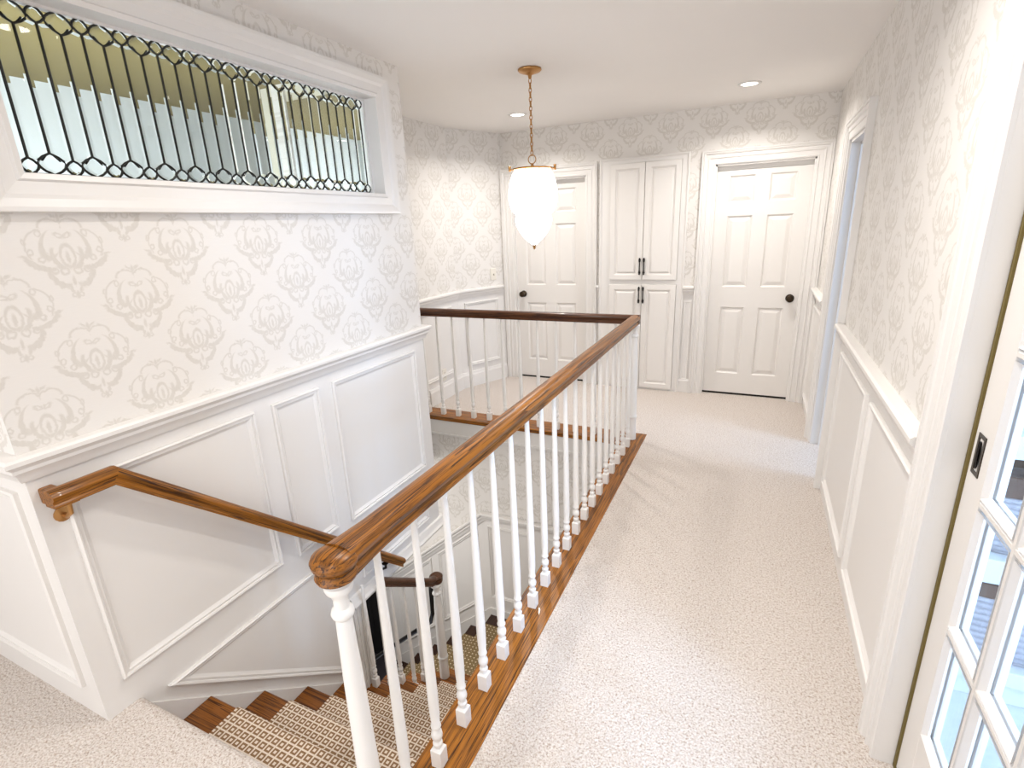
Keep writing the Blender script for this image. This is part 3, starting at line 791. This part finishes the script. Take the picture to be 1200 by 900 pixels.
for k in range(1, NK+1):
    pts += [(ny(k)-.008, nz(k)+.001), (ny(k)+.001, nz(k)-.008), (ny(k)+.001, nz(k)-.022), (ny(k)-.026, nz(k)-.030), (ny(k)-.026, nz(k+1)+.001)]
pts += [(2.79, LZ+.001)]
tag(runner(pts, -1.69, -.985, lambda w, y, z: Vector((w, y, z)), 'stair_runner'), 'beige and brown diamond-patterned carpet runner on the upper flight', 'carpet runner')
pts = [(-1.02, LZ+.001)]
for k in range(0, 5):
    pts += [(nx(k)+.008, nzz(k)+.001), (nx(k)-.001, nzz(k)-.008), (nx(k)-.001, nzz(k)-.022), (nx(k)+.026, nzz(k)-.032), (nx(k)+.026, nzz(k+1)+.001)]
pts += [(nx(5), nzz(5)+.001)]
pts = [(-x, z) for x, z in pts]
tag(runner(pts, 2.80, 3.365, lambda w, x, z: Vector((-x, w, z)), 'stair_runner', RUNNER2), 'brown carpet runner with pale dots on the landing and lower flight', 'carpet runner')

# ---- wall handrail on the left wall
wh = tag(empty('wall_handrail', (-1.795, 1.3, .4)), 'short oak handrail bracketed to the left panelled wall above the stairs', 'handrail')
HR2 = [(a*.85, b*.85) for a, b in HR]
hx_ = -1.800
m = MB(); m.sweep([(hx_, .625, .822), (hx_, .785, .822), (hx_, 2.085, .822-1.300*.925)], HR2)
wr_ = m.build('handrail', [RAILY, RAILS], wh, smooth=True, auto=True)
for p_ in wr_.data.polygons: p_.material_index = 1 if p_.center.y+1.3 > .80 else 0
m = MB(); m.rings([[Vector((x, y, z)) for x, z in ((-1.86, .822), (hx_-.0, .822), (hx_, .872), (-1.86, .872))] for y in (.628, .665)], True, True, True); m.build('return_end', RAILY, wh, bevel=.006)
for by, bz in ((.668, .822), (1.97, .822-1.185*.925)):
    m = MB(); m.tube([(-1.861, by, bz-.055), (-1.835, by, bz-.058), (-1.806, by, bz-.040), (hx_, by, bz-.002)], .007, 8)
    rs = []
    for r, h in [(.024, 0), (.024, .005), (.012, .010), (.006, .010)]: rs.append([Vector((-1.861+h, by+r*math.cos(t), bz-.055+r*math.sin(t))) for t in [2*math.pi*i/14 for i in range(14)]])
    m.rings(rs, True, True, True); m.box(hx_-.016, hx_+.016, by-.022, by+.022, bz-.006, bz-.001)
    m.build('bracket', BRASS if by < 1 else BLACK, wh, smooth=True, auto=True)

# ---- lower balustrade
lb = tag(empty('balustrade', (-1.80, 2.1, -1.6)), 'small lower balustrade with dark handrail and cream balusters under the wall opening', 'railing')
lx = -1.805
zs = lambda y: -.425-.74*(y-1.95)
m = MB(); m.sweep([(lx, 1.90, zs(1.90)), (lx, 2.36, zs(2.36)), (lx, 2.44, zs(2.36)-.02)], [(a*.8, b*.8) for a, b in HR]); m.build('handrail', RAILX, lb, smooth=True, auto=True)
m = MB(); m.lathe([(.001, 0), (.034, 0), (.042, .006), (.044, .018), (.040, .026), (.046, .036), (.046, .048), (.034, .058), (.001, .060)], (lx, 2.44, zs(2.36)-.025), 20); m.build('handrail_cap', RAILX, lb, smooth=True, auto=True)
newel((lx, 2.43), nz(8), zs(2.36)-.02, lb, .95)
for k, dyy in ((5, .03), (5, .14), (6, .03), (6, .135), (7, .03), (7, .13)):
    y = ny(k)-dyy; z0_ = nz(k)
    if y > 2.34: continue
    baluster_mb((lx, y), z0_, zs(y)-z0_+.004, .92).build('baluster', BALP, lb, org=(lx, y, z0_), smooth=True, auto=True)
# dark iron guard rail of the lower flight
ir = tag(MB().tube([(-1.995, 2.62, -.98), (-2.00, 2.62, -1.22), (-2.03, 2.62, -1.31), (-2.10, 2.62, -1.375), (-2.55, 2.62, -1.80), (-3.1, 2.62, -2.35)], .017, 10).build('guard_rail', BLACK, smooth=True), 'black metal guard rail curving down past the lower newel post', 'railing')

# ================================================================ pendant
PX, PY = -1.272, 3.06
pd = tag(empty('pendant_lamp', (PX, PY, 2.4)), 'glowing white two-lobed glass pendant lamp hanging from a brass chain', 'lamp')
def at(prof): return [(r, z) for r, z in prof]
MB().lathe([(.001, 2.400), (.066, 2.399), (.068, 2.392), (.060, 2.384), (.035, 2.376), (.012, 2.368), (.008, 2.350), (.001, 2.348)], (PX, PY, 0), 28).build('canopy', BRASS, pd, smooth=True)
m = MB(); z = 2.352; i = 0
while z > 1.965:
    a = i*math.pi/2; pts = []
    for j in range(13):
        t = 2*math.pi*j/12; dx = .0075*math.cos(t); dz = .016*math.sin(t)
        pts.append((PX+dx*math.cos(a), PY+dx*math.sin(a), z-.014+dz))
    P = [Vector(p) for p in pts[:-1]]
    rs = []
    nrm = Vector((-math.sin(a), math.cos(a), 0))
    for j, p in enumerate(P):
        c = Vector((PX, PY, z-.014)); o = (p-c).normalized()
        rs.append([p+o*.0029*math.cos(q)+nrm*.0029*math.sin(q) for q in [2*math.pi*w/6 for w in range(6)]])
    rs.append(rs[0]); m.rings(rs); z -= .0235; i += 1
m.build('chain', BRASS, pd, smooth=True)
m = MB(); pts = [Vector((PX+.024*math.cos(t), PY, 1.926+.024*math.sin(t))) for t in [2*math.pi*i/24 for i in range(25)]]
rs = []
for p in pts:
    o = (p-Vector((PX, PY, 1.926))).normalized(); rs.append([p+o*.003*math.cos(q)+Vector((0, 1, 0))*.003*math.sin(q) for q in [2*math.pi*w/6 for w in range(6)]])
m.rings(rs); m.lathe([(.001, 1.904), (.007, 1.900), (.010, 1.892), (.006, 1.884), (.006, 1.874), (.001, 1.872)], (PX, PY, 0), 12)
m.build('hanging_ring', BRASS, pd, smooth=True)
m = MB()
m.lathe([(.001, 1.880), (.118, 1.878), (.120, 1.870), (.112, 1.866), (.001, 1.866)], (PX, PY, 0), 32)
ca = math.radians(-20)
for s in (-1, 1):
    dx, dyy = math.cos(ca)*s, -math.sin(ca)*s*-1
    e = Vector((PX+.135*math.cos(.40)*s, PY+.135*math.sin(.40)*s, 1.874))
    m.tube([(PX, PY, 1.874), tuple(e)], .004, 8); m.lathe([(.001, -.012), (.008, -.008), (.008, .014), (.011, .018), (.001, .022)], tuple(e), 10)
m.build('top_bar', BRASS, pd, smooth=True, auto=True)
lobe = [(.105, 1.868), (.122, 1.845), (.137, 1.805), (.146, 1.755), (.148, 1.705), (.141, 1.665), (.126, 1.635), (.110, 1.618), (.103, 1.610), (.109, 1.600), (.113, 1.582), (.107, 1.555), (.090, 1.520), (.065, 1.485), (.038, 1.455), (.018, 1.436), (.006, 1.430)]
m = MB(); rs = []
for r, z in lobe:
    rs.append([Vector((PX+r*(1-.05*abs(math.cos(4*t))**8)*math.cos(t), PY+r*(1-.05*abs(math.cos(4*t))**8)*math.sin(t), z)) for t in [2*math.pi*i/96 for i in range(96)]])
m.rings(rs, True, True, True); m.build('glass_shade', SHADE, pd, smooth=True)
GREYM = plain('shade_rib_metal', (.30, .27, .25), .4, .8)
for i in range(8):
    t = math.pi/8*0+2*math.pi*(i+.0)/8 + math.pi/8*0
    m = MB(); pt = [(PX+(r*.955+.002)*math.cos(t), PY+(r*.955+.002)*math.sin(t), z) for r, z in lobe]
    m.tube(pt[:6], .0019, 5); m.build('rib', GREYM, pd); m = MB(); m.tube(pt[11:], .0019, 5); m.build('rib', GREYM, pd)
MB().lathe([(.026, 1.450), (.028, 1.446), (.014, 1.432), (.007, 1.422), (.009, 1.416), (.001, 1.408)], (PX, PY, 0), 14).build('finial', BRASS, pd, smooth=True)

# ---- recessed lights: two visible, the rest added as unseen fill
for i, (cx, cy) in enumerate(CANS):
    lab = ['round recessed ceiling light near the right end of the back wall', 'round recessed ceiling light beside the pendant chain'][i] if i < 2 else 'added unseen fill light over the near hall %s' % ('right of the balustrade', 'above the stairs', 'behind the viewer on the right', 'behind the viewer on the left')[i-2]
    t = tag(empty('ceiling_light', (cx, cy, H)), lab, 'ceiling light', 'recessed ceiling lights')
    MB().lathe([(.052, H-.001), (.052, H-.006), (.072, H-.005), (.075, H-.001)], (cx, cy, 0), 28).build('trim_ring', TRIM, t, smooth=True)
    MB().lathe([(.001, H-.003), (.052, H-.003), (.052, H-.001), (.001, H-.001)], (cx, cy, 0), 28).build('lens', LENS, t)

# ---- switch and outlet
def plate(name, u, z, F, w, h, label, cat, kind):
    t = tag(empty(name, F(u, 0, z)), label, cat)
    MB().loft(rect(u-w/2, u+w/2, z-h/2, z+h/2), [(0, 0), (0, .004), (.004, .006)], F, cap=True).build('cover_plate', PLATE, t)
    if kind == 'switch':
        MB().box(u-.005, u+.005, .006, .016, z-.012, z+.006, F).build('toggle', plain('toggle_plastic', (.55, .5, .42), .4), t)
    else:
        for dz in (-.02, .02):
            r = MB().loft([(u+.013*math.cos(q), z+dz+.014*math.sin(q)) for q in [2*math.pi*i/12 for i in range(12)]], [(0, .006), (0, .007)], F, cap=True).build('socket', PLATE, t)
            MB().box(u-.006, u-.004, .007, .0075, z+dz-.005, z+dz+.005, F).box(u+.004, u+.006, .007, .0075, z+dz-.005, z+dz+.005, F).build('slot', DARK, r)
plate('light_switch', .46, 1.10, FD, .070, .115, 'cream toggle light switch on the angled wall left of the back door', 'light switch', 'switch')
plate('wall_outlet', 3.955, .235, FA, .070, .115, 'cream double wall outlet on the alcove wainscot behind the far balusters', 'wall outlet', 'outlet')
for o in bpy.data.objects:
    if 'org' in o: del o['org']
